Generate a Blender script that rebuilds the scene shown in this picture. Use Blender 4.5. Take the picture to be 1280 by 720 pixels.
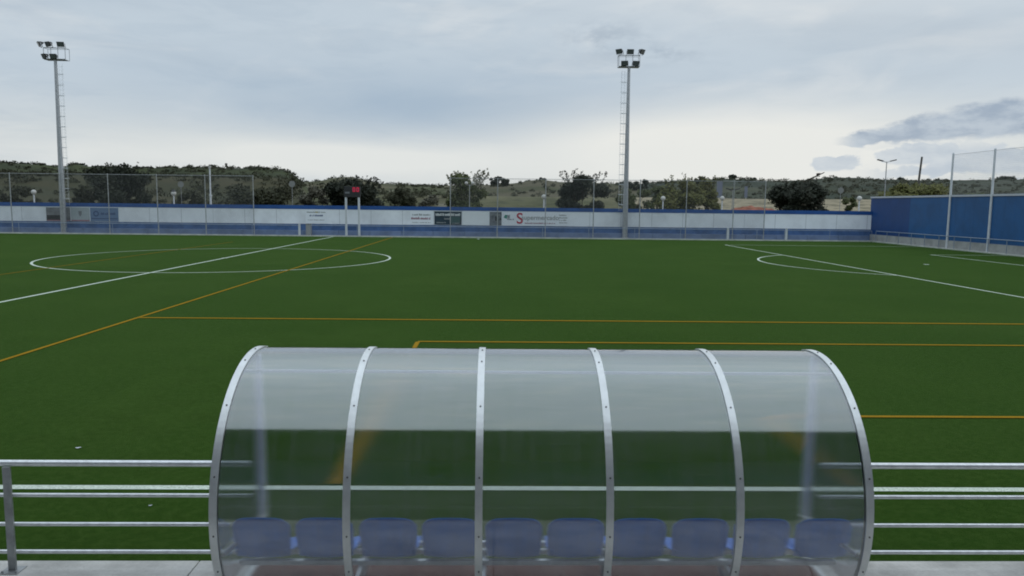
import bpy, bmesh, math, random
from mathutils import Vector, Matrix, noise
for o in list(bpy.data.objects): bpy.data.objects.remove(o)
S = bpy.context.scene
COL = S.collection
rnd = random.Random(7)
PI = math.pi
rad = math.radians

# ------------------------------------------------------------------ camera
F, PITCH, YAW, ROLL, CH = 945.2, 0.10965, 0.021545, -0.010683, 3.14
fw = Vector((math.sin(YAW)*math.cos(PITCH), math.cos(YAW)*math.cos(PITCH), -math.sin(PITCH)))
rt0 = Vector((math.cos(YAW), -math.sin(YAW), 0)); up0 = rt0.cross(fw)
rt = math.cos(ROLL)*rt0 - math.sin(ROLL)*up0
up = math.sin(ROLL)*rt0 + math.cos(ROLL)*up0
cam_d = bpy.data.cameras.new('camera'); cam = bpy.data.objects.new('camera', cam_d); COL.objects.link(cam)
cam_d.sensor_width = 36; cam_d.lens = 36*F/1280; cam_d.clip_start = 0.05; cam_d.clip_end = 6000
M = Matrix((rt, up, -fw)).transposed().to_4x4(); M.translation = Vector((0, 0, CH))
cam.matrix_world = M
S.camera = cam

def at(px, py, Y):
    """point seen at a pixel of the photograph, at the surveyed distance Y across the pitch"""
    d = fw + (px-640)/F*rt + (360-py)/F*up
    return Vector((0, 0, CH)) + d*(Y/d.y)

# ------------------------------------------------------------------ world
W = bpy.data.worlds.new("World"); S.world = W; W.use_nodes = True
nt = W.node_tree
for n in list(nt.nodes): nt.nodes.remove(n)
SUN_EL, SUN_AZ = rad(32), rad(80)      # brighter side of the overcast, off to the right

def srgb(c):
    out = []
    for v in c:
        v = v/255.0
        out.append(v/12.92 if v <= .04045 else ((v+.055)/1.055)**2.4)
    return tuple(out)

class NB:
    def __init__(s, nt): s.nt = nt
    def v(s, x): return x
    def m(s, op, a, b=None, c=None, clamp=False):
        n = s.nt.nodes.new('ShaderNodeMath'); n.operation = op; n.use_clamp = clamp
        for i, x in enumerate((a, b, c)):
            if x is None: continue
            if isinstance(x, (int, float)): n.inputs[i].default_value = x
            else: s.nt.links.new(x, n.inputs[i])
        return n.outputs[0]
    def mix(s, f, a, b, blend='MIX'):
        n = s.nt.nodes.new('ShaderNodeMix'); n.data_type = 'RGBA'; n.blend_type = blend
        for k, x in ((0, f), (6, a), (7, b)):
            if isinstance(x, (int, float)): n.inputs[k].default_value = x
            elif isinstance(x, tuple): n.inputs[k].default_value = (x[0], x[1], x[2], 1)
            else: s.nt.links.new(x, n.inputs[k])
        return n.outputs[2]
    def ss(s, x, a, b):
        n = s.nt.nodes.new('ShaderNodeMapRange'); n.interpolation_type = 'SMOOTHSTEP'
        s.nt.links.new(x, n.inputs[0]); n.inputs[1].default_value = a; n.inputs[2].default_value = b
        n.inputs[3].default_value = 0; n.inputs[4].default_value = 1
        return n.outputs[0]
    def noise(s, vec, scale, detail=5, rough=.55, dist=0):
        n = s.nt.nodes.new('ShaderNodeTexNoise'); n.inputs['Scale'].default_value = scale
        n.inputs['Detail'].default_value = detail; n.inputs['Roughness'].default_value = rough
        n.inputs['Distortion'].default_value = dist
        s.nt.links.new(vec, n.inputs['Vector']); return n.outputs[0]
    def comb(s, x, y, z):
        n = s.nt.nodes.new('ShaderNodeCombineXYZ')
        for i, q in enumerate((x, y, z)):
            if isinstance(q, (int, float)): n.inputs[i].default_value = q
            else: s.nt.links.new(q, n.inputs[i])
        return n.outputs[0]
b = NB(nt)
tc = nt.nodes.new('ShaderNodeTexCoord'); sep = nt.nodes.new('ShaderNodeSeparateXYZ'); nt.links.new(tc.outputs['Generated'], sep.inputs[0])
X, Y_, Z = sep.outputs
EL = b.m('MULTIPLY', b.m('ARCSINE', Z), 57.2958)
AZ = b.m('MULTIPLY', b.m('ARCTAN2', X, Y_), 57.2958)
def gauss(a0, sa, e0, se):
    u = b.m('DIVIDE', b.m('SUBTRACT', AZ, a0), sa); v = b.m('DIVIDE', b.m('SUBTRACT', EL, e0), se)
    q = b.m('ADD', b.m('MULTIPLY', u, u), b.m('MULTIPLY', v, v))
    return b.m('EXPONENT', b.m('MULTIPLY', q, -1))
vstreak = b.comb(b.m('MULTIPLY', AZ, .035), b.m('MULTIPLY', EL, .17), 0.0)
vcurl = b.comb(b.m('ADD', b.m('MULTIPLY', AZ, .06), b.m('MULTIPLY', EL, -.05)), b.m('MULTIPLY', EL, .16), 3.3)
n1 = b.noise(vstreak, 1.6, 6, .55, .4)
n2 = b.noise(vcurl, 2.0, 6, .5, .4)
n3 = b.noise(b.comb(b.m('MULTIPLY', AZ, .22), b.m('MULTIPLY', EL, .5), 9.0), 2.0, 6, .6)
base = b.mix(b.ss(EL, 2.5, 9.0), srgb((214, 219, 219)), srgb((193, 206, 217)))

# streaky cirrostratus: darker blue veils and pale bands
base = b.mix(b.m('MULTIPLY', b.ss(n1, .46, .74), .6), base, srgb((173, 188, 202)))
base = b.mix(b.m('MULTIPLY', b.ss(n2, .46, .76), .7), base, srgb((219, 224, 227)))
base = b.mix(b.m('MULTIPLY', b.ss(b.noise(b.comb(b.m('MULTIPLY', AZ, .09), b.m('MULTIPLY', EL, .42), 6.1), 1.7, 7, .62, .5), .47, .70), .22), base, srgb((164, 182, 199)))
# a broad blue-grey layer over the middle
lay = b.m('MULTIPLY', gauss(-4, 19, b.m('ADD', 7.0, 0.0), 2.6), b.m('ADD', .35, n1))
base = b.mix(b.m('MULTIPLY', lay, 1.05, None, True), base, srgb((165, 184, 202)))
# luminous breaks
g1 = b.m('MULTIPLY', gauss(17, 14, 3.9, 2.9), b.m('ADD', .62, b.m('MULTIPLY', n1, .7)))
base = b.mix(b.m('MULTIPLY', g1, 1.7, None, True), base, srgb((233, 234, 230)))
g2 = b.m('MULTIPLY', gauss(-13, 19, b.m('ADD', 3.2, 0.0), 1.3), b.m('ADD', .35, n2))
base = b.mix(b.m('MULTIPLY', g2, 1.5, None, True), base, srgb((226, 229, 227)))
g4 = b.m('MULTIPLY', gauss(24, 18, 15.5, 3.2), b.m('ADD', .3, n1))
base = b.mix(b.m('MULTIPLY', g4, .8, None, True), base, srgb((217, 222, 225)))
g5 = gauss(33, 9, 10.6, 1.7)
base = b.mix(b.m('MULTIPLY', g5, .4), base, srgb((196, 205, 213)))
# wisps near the tall mast
w1 = b.m('MULTIPLY', gauss(7.8, 3.0, 12.1, 1.0), b.ss(n3, .36, .62))
w2 = b.m('MULTIPLY', gauss(11.5, 3.4, 10.8, .6), b.ss(n3, .42, .66))
base = b.mix(b.m('MULTIPLY', b.m('ADD', w1, w2, None, True), .7), base, srgb((166, 180, 194)))
# dark bank on the right: a wedge pointing left
ext = b.ss(AZ, 21.5, 35.0)
ctr = b.m('ADD', 4.45, b.m('MULTIPLY', ext, 1.35))
hw = b.m('ADD', .20, b.m('MULTIPLY', b.m('POWER', ext, .8), 1.0))
dd = b.m('SUBTRACT', b.m('ADD', EL, b.m('MULTIPLY', b.m('SUBTRACT', n3, .5), 1.3)), ctr)
# hard flat base, ragged top
inside = b.m('MULTIPLY', b.m('SUBTRACT', 1, b.ss(b.m('DIVIDE', dd, hw), .55, 1.15)), b.ss(b.m('DIVIDE', dd, hw), -1.15, -.75))
inside = b.m('MULTIPLY', inside, b.ss(AZ, 23.6, 25.6))
bankcol = b.mix(b.ss(n3, .35, .65), srgb((152, 168, 187)), srgb((184, 196, 208)))
base = b.mix(b.m('MULTIPLY', inside, .88), base, bankcol)
# small cumulus low on the right
n4 = b.noise(b.comb(b.m('MULTIPLY', AZ, .55), b.m('MULTIPLY', EL, .9), 2.0), 1.3, 4, .6)
nc = b.noise(b.comb(b.m('MULTIPLY', AZ, .30), b.m('MULTIPLY', EL, .62), 4.6), 1.15, 6, .55)
band = b.m('MULTIPLY', b.ss(EL, .9, 2.2), b.m('SUBTRACT', 1, b.ss(EL, 3.3, 4.9)))
band = b.m('MULTIPLY', band, b.ss(AZ, 24.0, 30.0))
cum = b.m('MULTIPLY', b.ss(nc, .44, .51), band)
for (a0, sa, e0, se) in ((24.0, 1.9, 3.0, .75), (29.2, 3.0, 3.5, .95), (34.6, 3.6, 3.0, 1.15), (40, 4, 3.4, 1.0)):
    gg = gauss(a0, sa, e0, se)
    q = b.ss(b.m('ADD', gg, b.m('ADD', b.m('MULTIPLY', b.m('SUBTRACT', n3, .5), 1.1), b.m('MULTIPLY', b.m('SUBTRACT', n4, .5), 1.3))), .40, .62)
    flat = b.ss(EL, e0-se*.75, e0-se*.45)
    cum = b.m('MAXIMUM', cum, b.m('MULTIPLY', q, flat))
cumcol = b.mix(b.ss(n3, .3, .7), srgb((168, 184, 202)), srgb((198, 208, 217)))
base = b.mix(b.m('MULTIPLY', cum, .65), base, cumcol)
# an overcast sky is brightest overhead
base = b.mix(1.0, base, b.comb(*[b.m('ADD', 1.0, b.m('MULTIPLY', b.ss(EL, 17, 62), 1.15))]*3), 'MULTIPLY')
sky = nt.nodes.new('ShaderNodeTexSky'); sky.sky_type = 'NISHITA'; sky.sun_disc = False
sky.sun_elevation = SUN_EL; sky.sun_rotation = SUN_AZ; sky.air_density = 1; sky.dust_density = 2
ten = b.mix(1.0, base, (10, 10, 10), 'MULTIPLY')
cover = b.mix(.985, sky.outputs[0], ten)
bg = nt.nodes.new('ShaderNodeBackground'); bg.inputs['Strength'].default_value = .1
nt.links.new(cover, bg.inputs['Color'])
wo = nt.nodes.new('ShaderNodeOutputWorld'); nt.links.new(bg.outputs[0], wo.inputs[0])

sun_d = bpy.data.lights.new('sun', 'SUN'); sun_d.energy = .6; sun_d.angle = rad(24); sun_d.color = (1, .97, .92)
sun = bpy.data.objects.new('sun', sun_d); COL.objects.link(sun)
sdir = Vector((math.sin(SUN_AZ)*math.cos(SUN_EL), math.cos(SUN_AZ)*math.cos(SUN_EL), math.sin(SUN_EL)))
sun.rotation_euler = sdir.to_track_quat('Z', 'Y').to_euler(); sun.location = sdir*50
S.view_settings.view_transform = 'Standard'; S.view_settings.look = 'None'
S.view_settings.exposure = 0; S.view_settings.gamma = 1
S.render.engine = 'CYCLES'
S.cycles.filter_width = 1.9; S.cycles.transparent_max_bounces = 24; S.cycles.max_bounces = 8

# ------------------------------------------------------------------ materials
MAT = {}
def pbr(name, col, rough=.6, metal=0, var=.0, vscale=3, bump=0, bscale=40, spec=.5, coords='Object', col2=None, fine=0, fscale=60, coat=0):
    m = bpy.data.materials.new(name); m.use_nodes = True; t = m.node_tree; B = NB(t)
    p = t.nodes['Principled BSDF']; p.inputs['Roughness'].default_value = rough; p.inputs['Metallic'].default_value = metal
    p.inputs['Specular IOR Level'].default_value = spec
    p.inputs['Coat Weight'].default_value = coat
    c = t.nodes.new('ShaderNodeTexCoord').outputs[coords]
    col = tuple(col)
    c2 = col2 or tuple(x*(1-var) for x in col)
    out = col
    if var or col2:
        n = B.noise(c, vscale, 5, .6); out = B.mix(B.ss(n, .35, .68), col, c2)
    if fine:
        n = B.noise(c, fscale, 3, .7); out = B.mix(B.m('MULTIPLY', B.ss(n, .35, .7), fine), out if not isinstance(out, tuple) else out, tuple(x*.35 for x in col))
    if isinstance(out, tuple): p.inputs['Base Color'].default_value = (*out, 1)
    else: t.links.new(out, p.inputs['Base Color'])
    if bump:
        bn = t.nodes.new('ShaderNodeBump'); bn.inputs['Strength'].default_value = bump; bn.inputs['Distance'].default_value = .02
        t.links.new(B.noise(c, bscale, 4, .7), bn.inputs['Height']); t.links.new(bn.outputs[0], p.inputs['Normal'])
    MAT[name] = m
    return m

def turf_material():
    m = bpy.data.materials.new('artificial_turf'); m.use_nodes = True; t = m.node_tree; B = NB(t)
    p = t.nodes['Principled BSDF']; c = t.nodes.new('ShaderNodeTexCoord').outputs['Object']
    n_big = B.noise(c, .22, 4, .6); n_mid = B.noise(c, 1.6, 5, .65); n_f = B.noise(c, 45, 4, .75); n_ff = B.noise(c, 150, 2, .8)
    sp = t.nodes.new('ShaderNodeSeparateXYZ'); t.links.new(c, sp.inputs[0])
    strip = B.m('FRACT', B.m('DIVIDE', B.m('ADD', sp.outputs[0], 80.0), 8.2))   # carpet rolls, slightly different batches
    sf = B.ss(strip, .48, .52)
    a = B.mix(B.ss(n_big, .3, .7), (.019, .053, .0055), (.032, .070, .010))
    a = B.mix(B.m('MULTIPLY', B.ss(n_mid, .35, .7), .6), a, (.022, .050, .006))
    a = B.mix(B.m('MULTIPLY', sf, .34), a, (.022, .056, .007))
    a = B.mix(B.m('MULTIPLY', B.ss(n_f, .40, .66), .65), a, (.012, .030, .003))
    a = B.mix(B.m('MULTIPLY', B.ss(B.noise(c, 9, 4, .7), .42, .66), .35), a, (.050, .090, .018))
    a = B.mix(B.m('MULTIPLY', B.ss(n_ff, .45, .75), .35), a, (.062, .105, .025))
    t.links.new(a, p.inputs['Base Color'])
    p.inputs['Roughness'].default_value = 1; p.inputs['Specular IOR Level'].default_value = .02
    p.inputs['Sheen Weight'].default_value = .07; p.inputs['Sheen Roughness'].default_value = .3
    p.inputs['Sheen Tint'].default_value = (.45, .60, .25, 1)
    bn = t.nodes.new('ShaderNodeBump'); bn.inputs['Strength'].default_value = .9; bn.inputs['Distance'].default_value = .02
    t.links.new(n_f, bn.inputs['Height']); t.links.new(bn.outputs[0], p.inputs['Normal'])
    return m
TURF = turf_material()

def line_material(name, col, worn):
    m = bpy.data.materials.new(name); m.use_nodes = True; t = m.node_tree; B = NB(t)
    p = t.nodes['Principled BSDF']; c = t.nodes.new('ShaderNodeTexCoord').outputs['Object']
    n = B.noise(c, 38, 4, .75); n2 = B.noise(c, 1.3, 3, .6)
    a = B.mix(B.m('MULTIPLY', B.ss(n, .42, .66), worn), col, (.04, .075, .02))
    a = B.mix(B.m('MULTIPLY', B.ss(n2, .4, .7), .25), a, tuple(x*.6 for x in col))
    t.links.new(a, p.inputs['Base Color']); p.inputs['Roughness'].default_value = 1; p.inputs['Specular IOR Level'].default_value = .0
    return m
WHITE_LINE = line_material('white_turf_fibre', (.56, .62, .54), .5)
YELLOW_LINE = line_material('yellow_turf_fibre', (.30, .17, .018), .45)

GALV = pbr('galvanised_steel', (.42, .44, .46), .42, .75, .25, 9, .08, 60)
LADDER = pbr('pale_galvanised_ladder', (.62, .65, .68), .6, .2)
STEEL = pbr('bright_galvanised_tube', (.78, .80, .81), .34, .55, .2, 14, .05, 90)
POST_GREY = pbr('weathered_grey_post', (.36, .375, .38), .5, .5, .3, 6)
ALU = pbr('aluminium_strap', (.72, .74, .74), .36, .45, .12, 8, .04, 50)
WIRE = pbr('galvanised_wire', (.22, .23, .23), .6, .3)
DARK = pbr('dark_metal', (.035, .037, .04), .5, .4, .3, 6)
SCREW = pbr('zinc_screw', (.12, .12, .12), .45, .6)
WHITE = pbr('white_paint', (.56, .59, .62), .55, 0, .12, 2.5, .08, 30)
WALLWHITE = pbr('white_painted_wall', (.76, .80, .84), .7, 0, .18, .5, .15, 14, .3)
BLUE = pbr('blue_painted_wall', (.018, .085, .29), .6, 0, .25, .8, .15, 14, .35)
BLUE_LOW = pbr('faded_blue_painted_wall', (.075, .145, .30), .65, 0, .35, 1.0, .15, 14, .3)
NAVY = pbr('navy_cladding', (.002, .044, .175), .5, 0, .15, .7)
MIDBLUE = pbr('mid_blue_cladding', (.005, .080, .235), .5, 0, .2, .7)
CONC = pbr('pale_concrete', (.33, .33, .325), .85, 0, .22, 1.8, .35, 25, .3, fine=.18, fscale=30)
KERB = pbr('kerb_concrete', (.50, .52, .48), .85, 0, .3, 1.2, .3, 30, .3)
PLINTH = pbr('whitewashed_concrete', (.34, .35, .34), .8, 0, .25, 1.1, .2, 20, .3)
REDFLOOR = pbr('red_brown_floor', (.155, .058, .042), .8, 0, .3, 3, .2, 40, .3)
SEAT = pbr('blue_plastic_seat', (.006, .20, .78), .38, 0, .15, 4, .02, 60, .5)
BARK = pbr('bark', (.055, .042, .03), .9, 0, .35, 6, .5, 20, .2)
GLOBE = pbr('opal_globe', (.46, .46, .43), .35)
LAMPGLASS = pbr('lamp_glass', (.10, .11, .12), .15, 0, spec=.8)

def leafmat(name, c1, c2, scale=.9):
    m = bpy.data.materials.new(name); m.use_nodes = True; t = m.node_tree; B = NB(t)
    p = t.nodes['Principled BSDF']; c = t.nodes.new('ShaderNodeTexCoord').outputs['Object']
    g = t.nodes.new('ShaderNodeNewGeometry')
    a = B.mix(B.ss(B.noise(c, scale, 4, .6), .32, .68), c1, c2)
    a = B.mix(B.m('MULTIPLY', g.outputs['Random Per Island'], .55), a, tuple(x*.45 for x in c1))
    t.links.new(a, p.inputs['Base Color']); p.inputs['Roughness'].default_value = .7; p.inputs['Specular IOR Level'].default_value = .2
    return m
L_DARK = leafmat('dark_evergreen_leaves', (.018, .024, .015), (.034, .040, .024))
L_OLIVE = leafmat('olive_green_leaves', (.055, .070, .024), (.092, .104, .038))
L_YEL = leafmat('yellow_green_leaves', (.100, .108, .026), (.14, .135, .045))
L_SCRUB = leafmat('grey_green_scrub', (.032, .037, .018), (.052, .052, .028), .1)
L_GREY = leafmat('dusty_grey_scrub', (.075, .075, .052), (.12, .115, .085), .5)

def poly_material():
    """twin-wall polycarbonate: smoky, partly see-through, both faces mirror the sky"""
    m = bpy.data.materials.new('twin_wall_polycarbonate'); m.use_nodes = True; t = m.node_tree; B = NB(t)
    for n in list(t.nodes): t.nodes.remove(n)
    o = t.nodes.new('ShaderNodeOutputMaterial')
    uv = t.nodes.new('ShaderNodeTexCoord').outputs['UV']
    sp = t.nodes.new('ShaderNodeSeparateXYZ'); t.links.new(uv, sp.inputs[0])
    # flutes run with the curve: constant across u (metres along the bench)
    fl = B.m('ABSOLUTE', B.m('SUBTRACT', B.m('FRACT', B.m('MULTIPLY', sp.outputs[0], 62.5)), .5))
    web = B.ss(fl, .36, .48)
    streak = B.noise(B.comb(B.m('MULTIPLY', sp.outputs[0], 14), B.m('MULTIPLY', sp.outputs[1], .8), 0.0), 1.0, 4, .6)
    blot = B.noise(B.comb(B.m('MULTIPLY', sp.outputs[0], .8), B.m('MULTIPLY', sp.outputs[1], 5), 2.0), 1.0, 4, .6)
    tr = t.nodes.new('ShaderNodeBsdfRefraction'); tr.inputs['Color'].default_value = (.86, .88, .90, 1)
    tr.inputs['IOR'].default_value = 1.45; tr.inputs['Roughness'].default_value = 0
    # the upright flutes scatter sideways: tilt the normal a little along the bench, finer than the eye can follow
    wn = t.nodes.new('ShaderNodeTexWhiteNoise'); wn.noise_dimensions = '3D'
    sc = t.nodes.new('ShaderNodeVectorMath'); sc.operation = 'SCALE'; sc.inputs['Scale'].default_value = 9173.0
    gn = t.nodes.new('ShaderNodeNewGeometry'); t.links.new(gn.outputs['Position'], sc.inputs[0]); t.links.new(sc.outputs[0], wn.inputs['Vector'])
    k = B.m('MULTIPLY', B.m('SUBTRACT', wn.outputs['Value'], .5), .10)
    va = t.nodes.new('ShaderNodeVectorMath'); va.operation = 'ADD'; t.links.new(gn.outputs['Normal'], va.inputs[0]); t.links.new(B.comb(k, 0.0, 0.0), va.inputs[1])
    vn = t.nodes.new('ShaderNodeVectorMath'); vn.operation = 'NORMALIZE'; t.links.new(va.outputs[0], vn.inputs[0]); t.links.new(vn.outputs[0], tr.inputs['Normal'])
    di = t.nodes.new('ShaderNodeBsdfDiffuse'); di.inputs[0].default_value = (.50, .49, .53, 1)
    tl = t.nodes.new('ShaderNodeBsdfTranslucent'); tl.inputs[0].default_value = (.46, .47, .49, 1)
    gl = t.nodes.new('ShaderNodeBsdfGlossy'); gl.inputs['Roughness'].default_value = .10; gl.inputs[0].default_value = (.93, .95, .97, 1)
    mx = t.nodes.new('ShaderNodeMixShader'); mx.inputs[0].default_value = .5
    t.links.new(di.outputs[0], mx.inputs[1]); t.links.new(tl.outputs[0], mx.inputs[2])
    fac = B.m('ADD', .065, B.m('ADD', B.m('MULTIPLY', web, .06), B.m('ADD', B.m('MULTIPLY', B.m('SUBTRACT', streak, .5), .20), B.m('MULTIPLY', B.m('SUBTRACT', blot, .5), .22))), None, True)
    m1 = t.nodes.new('ShaderNodeMixShader'); t.links.new(fac, m1.inputs[0]); t.links.new(tr.outputs[0], m1.inputs[1]); t.links.new(mx.outputs[0], m1.inputs[2])
    smear = B.noise(B.comb(B.m('MULTIPLY', sp.outputs[0], 3), B.m('MULTIPLY', sp.outputs[1], 3), 5.0), 1.6, 5, .65)
    t.links.new(B.m('ADD', .03, B.m('MULTIPLY', smear, .11)), gl.inputs['Roughness'])
    lw = t.nodes.new('ShaderNodeLayerWeight'); lw.inputs['Blend'].default_value = .5
    gf = B.m('ADD', .175, B.m('MULTIPLY', B.m('POWER', lw.outputs['Facing'], 2.2), .62), None, True)
    gf = B.m('MULTIPLY', gf, B.m('SUBTRACT', 1, gn.outputs['Backfacing']))
    m2 = t.nodes.new('ShaderNodeMixShader'); t.links.new(gf, m2.inputs[0]); t.links.new(m1.outputs[0], m2.inputs[1]); t.links.new(gl.outputs[0], m2.inputs[2])
    t.links.new(m2.outputs[0], o.inputs[0])
    return m
POLY = poly_material()

# ------------------------------------------------------------------ helpers
def link_obj(name, me, mat=None, parent=None):
    o = bpy.data.objects.new(name, me); COL.objects.link(o)
    if mat and not me.materials: me.materials.append(mat)
    if parent: o.parent = parent
    return o
def empty(name, loc=(0, 0, 0), rz=0):
    o = bpy.data.objects.new(name, None); COL.objects.link(o); o.location = loc; o.rotation_euler = (0, 0, rz); o.empty_display_size = .2
    return o
def tag(o, label=None, cat=None, group=None, kind=None):
    if label: o['label'] = label
    if cat: o['category'] = cat
    if group: o['group'] = group
    if kind: o['kind'] = kind
    return o

class MB:
    def __init__(s): s.v = []; s.f = []; s.sm = []; s.c = []; s.uv = None
    def add(s, vs, fs, smooth=False):
        k = len(s.v); s.v += [tuple(v) for v in vs]
        for f in fs: s.f.append(tuple(i+k for i in f)); s.sm.append(smooth)
    def box(s, x0, x1, y0, y1, z0, z1, M=None):
        vs = [Vector((x, y, z)) for x in (x0, x1) for y in (y0, y1) for z in (z0, z1)]
        if M: vs = [M @ v for v in vs]
        s.add(vs, [(0, 1, 3, 2), (4, 6, 7, 5), (0, 4, 5, 1), (2, 3, 7, 6), (0, 2, 6, 4), (1, 5, 7, 3)])
    def tube(s, a, c, r0, r1=None, n=10, caps=True):
        a = Vector(a); c = Vector(c); r1 = r0 if r1 is None else r1
        d = (c-a).normalized(); u = d.orthogonal().normalized(); w = d.cross(u)
        vs = []
        for p, r in ((a, r0), (c, r1)):
            for i in range(n):
                t = 2*PI*i/n; vs.append(p+(u*math.cos(t)+w*math.sin(t))*r)
        s.add(vs, [(i, (i+1) % n, n+(i+1) % n, n+i) for i in range(n)], True)
        if caps: s.add(vs[:n], [tuple(range(n-1, -1, -1))]); s.add(vs[n:], [tuple(range(n))])
    def sphere(s, c, r, n=12, sz=1):
        vs = []; fs = []; h = n//2
        for j in range(h+1):
            ph = PI*j/h
            for i in range(n):
                t = 2*PI*i/n; vs.append((c[0]+r*math.sin(ph)*math.cos(t), c[1]+r*math.sin(ph)*math.sin(t), c[2]+r*sz*math.cos(ph)))
        for j in range(h):
            for i in range(n): fs.append((j*n+i, (j+1)*n+i, (j+1)*n+(i+1) % n, j*n+(i+1) % n))
        s.add(vs, fs, True)
    def build(s, name, mat=None, parent=None):
        me = bpy.data.meshes.new(name); me.from_pydata(s.v, [], s.f); me.polygons.foreach_set('use_smooth', s.sm); me.update()
        return link_obj(name, me, mat, parent)

def bevel(o, w=.004, seg=2):
    m = o.modifiers.new('bevel', 'BEVEL'); m.width = w; m.segments = seg; m.limit_method = 'ANGLE'
    return o

# ------------------------------------------------------------------ ground, pitch, paths
YK = 71.37           # far kerb
XR = 35.9           # right edge of the turf
g = MB(); g.add([(-3000, -1500, -.25), (3000, -1500, -.25), (3000, 4500, -.25), (-3000, 4500, -.25)], [(0, 1, 2, 3)])
tag(g.build('ground', pbr('dry_ground', (.13, .115, .08), .95, 0, .35, .02, .2, 2, .2)), kind='structure')
g = MB(); g.add([(-69, 6.2, 0), (XR, 6.2, 0), (XR, YK, 0), (-69, YK, 0)], [(0, 1, 2, 3)])
tag(g.build('pitch', TURF), kind='structure')

def strip(mb, x0, y0, x1, y1, w, z):
    a = Vector((x0, y0, z)); c = Vector((x1, y1, z)); d = (c-a).normalized(); nrm = Vector((-d.y, d.x, 0))*w/2
    mb.add([a-nrm, c-nrm, c+nrm, a+nrm], [(0, 1, 2, 3)])
def arc(mb, cx, cy, r, w, z, a0=0, a1=2*PI, n=120):
    vs = []
    for i in range(n+1):
        t = a0+(a1-a0)*i/n
        for q in (r-w/2, r+w/2): vs.append((cx+q*math.cos(t), cy+q*math.sin(t), z))
    mb.add(vs, [(2*i, 2*i+1, 2*i+3, 2*i+2) for i in range(n)])
XH, YC, XG, YN, YF = -15.2, 42.6, 35.58, 8.12, 71.0
w = .12
L = MB()
strip(L, -66, YN, XG, YN, w, .004)
strip(L, -66, YF, XG, YF, w, .004)
strip(L, XG, YN+w/2, XG, YF-w/2, w, .004)
strip(L, XH, YN+w/2, XH, YF-w/2, w*1.15, .004)
strip(L, XG-16.5, YC-20.15, XG-16.5, YC+20.15, w, .004)
strip(L, XG-5.5, YC-9.16, XG-5.5, YC+9.16, w, .004)
for sgn in (-1, 1):
    strip(L, XG-16.5+w/2, YC+sgn*20.1, XG-w/2, YC+sgn*20.1, w, .004)
    strip(L, XG-5.5+w/2, YC+sgn*9.1, XG-w/2, YC+sgn*9.1, w, .004)
arc(L, XH, YC, 9.15, w, .007)
th = math.acos(5.5/9.15)
arc(L, XG-11, YC, 9.15, w, .007, PI-th, PI+th, 60)
L.add([(XG-11+.16*math.cos(t*PI/8), YC+.16*math.sin(t*PI/8), .004) for t in range(16)], [tuple(range(16))])
L.add([(XH+.16*math.cos(t*PI/8), YC+.16*math.sin(t*PI/8), .010) for t in range(16)], [tuple(range(16))])
tag(L.build('white_pitch_markings', WHITE_LINE), kind='structure')
L = MB(); w = .10
strip(L, -9.64, YN, -9.64, YF-.3, w, .012)
strip(L, -20.7, 8.3, -20.7, 60, .075, .012)
strip(L, -9.58, 20.38, 35.4, 20.38, w*1.35, .012)
strip(L, -1.77, 17.1, 35.4, 17.1, w*1.15, .012)
strip(L, -1.77, YN+.1, -1.77, 17.1-w/2, w, .012)
strip(L, 4.10, 11.06, 26, 11.06, w, .012)
strip(L, 4.10, YN+.1, 4.10, 11.06-w/2, w, .012)
tag(L.build('yellow_pitch_markings', YELLOW_LINE), kind='structure')

# near walkway (slab with joints) the camera looks down on
wk = MB()
xs = -30.0
while xs < 30:
    wk.box(xs+.004, xs+2.5-.004, 2.8, 6.2, -.2, .10); xs += 2.5
o = wk.build('walkway', pbr('walkway_concrete', (.56, .55, .525), .85, 0, .34, 1.8, .35, 25, .3, fine=.15, fscale=30)); bevel(o, .006); tag(o, kind='structure')
wj = MB(); wj.box(-30, 30, 2.8, 6.15, -.22, .088); tag(wj.build('walkway_joint_bed', DARK), kind='structure')
# far and right kerbs / aprons
kb = MB()
xs = -69.0
while xs < XR-.1:
    x1 = min(xs+1.0, XR); kb.box(xs+.003, x1-.003, YK+.002, YK+.28, -.2, .10); xs += 1.0
ys = 6.2
while ys < YK:
    kb.box(XR+.002, XR+.25, ys+.003, min(ys+1, YK+.28)-.003, -.2, .07); ys += 1.0
tag(kb.build('kerb', KERB), kind='structure')
ap = MB(); ap.box(-69, 60, YK+.285, 80, -.2, .06); ap.box(XR+.26, 60, 2, YK+.28, -.2, .05)
tag(ap.build('concrete_path', CONC), kind='structure')

# ------------------------------------------------------------------ far wall
YW = 73.0
wall = tag(empty('perimeter_wall', (-10, YW, 0)), 'long low wall banded blue, white and blue across the far side of the pitch', 'wall')
def part(mb, name, mat, parent):
    o = mb.build(name, mat); o.parent = parent; o.location = -Vector(parent.location) if parent.rotation_euler.z == 0 else o.location
    return o
XE = 36.4
m = MB(); m.box(-72, XE, YW, YW+.25, 0, 1.12); part(m, 'lower_band', BLUE_LOW, wall)
m = MB(); m.box(-72, XE, YW-.02, YW+.25, 1.12, 2.52); part(m, 'white_band', WALLWHITE, wall)
m = MB(); m.box(-72, XE, YW-.04, YW+.27, 2.52, 2.88); part(m, 'top_band', BLUE, wall)
m = MB()
xs = -72.0
while xs < XE-3:
    m.box(xs, xs+2.97, YW-.62, YW-.003, .06, .52); xs += 3.0
o = part(m, 'bench_step', pbr('worn_blue_step', (.15, .21, .34), .7, 0, .3, .8), wall)
m = MB()
for k in range(37): m.box(-72+3*k-.012, -72+3*k+.012, YW-.026, YW-.019, 1.13, 2.47)
part(m, 'panel_joint', pbr('joint_grey', (.25, .27, .30), .8), wall)

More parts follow.
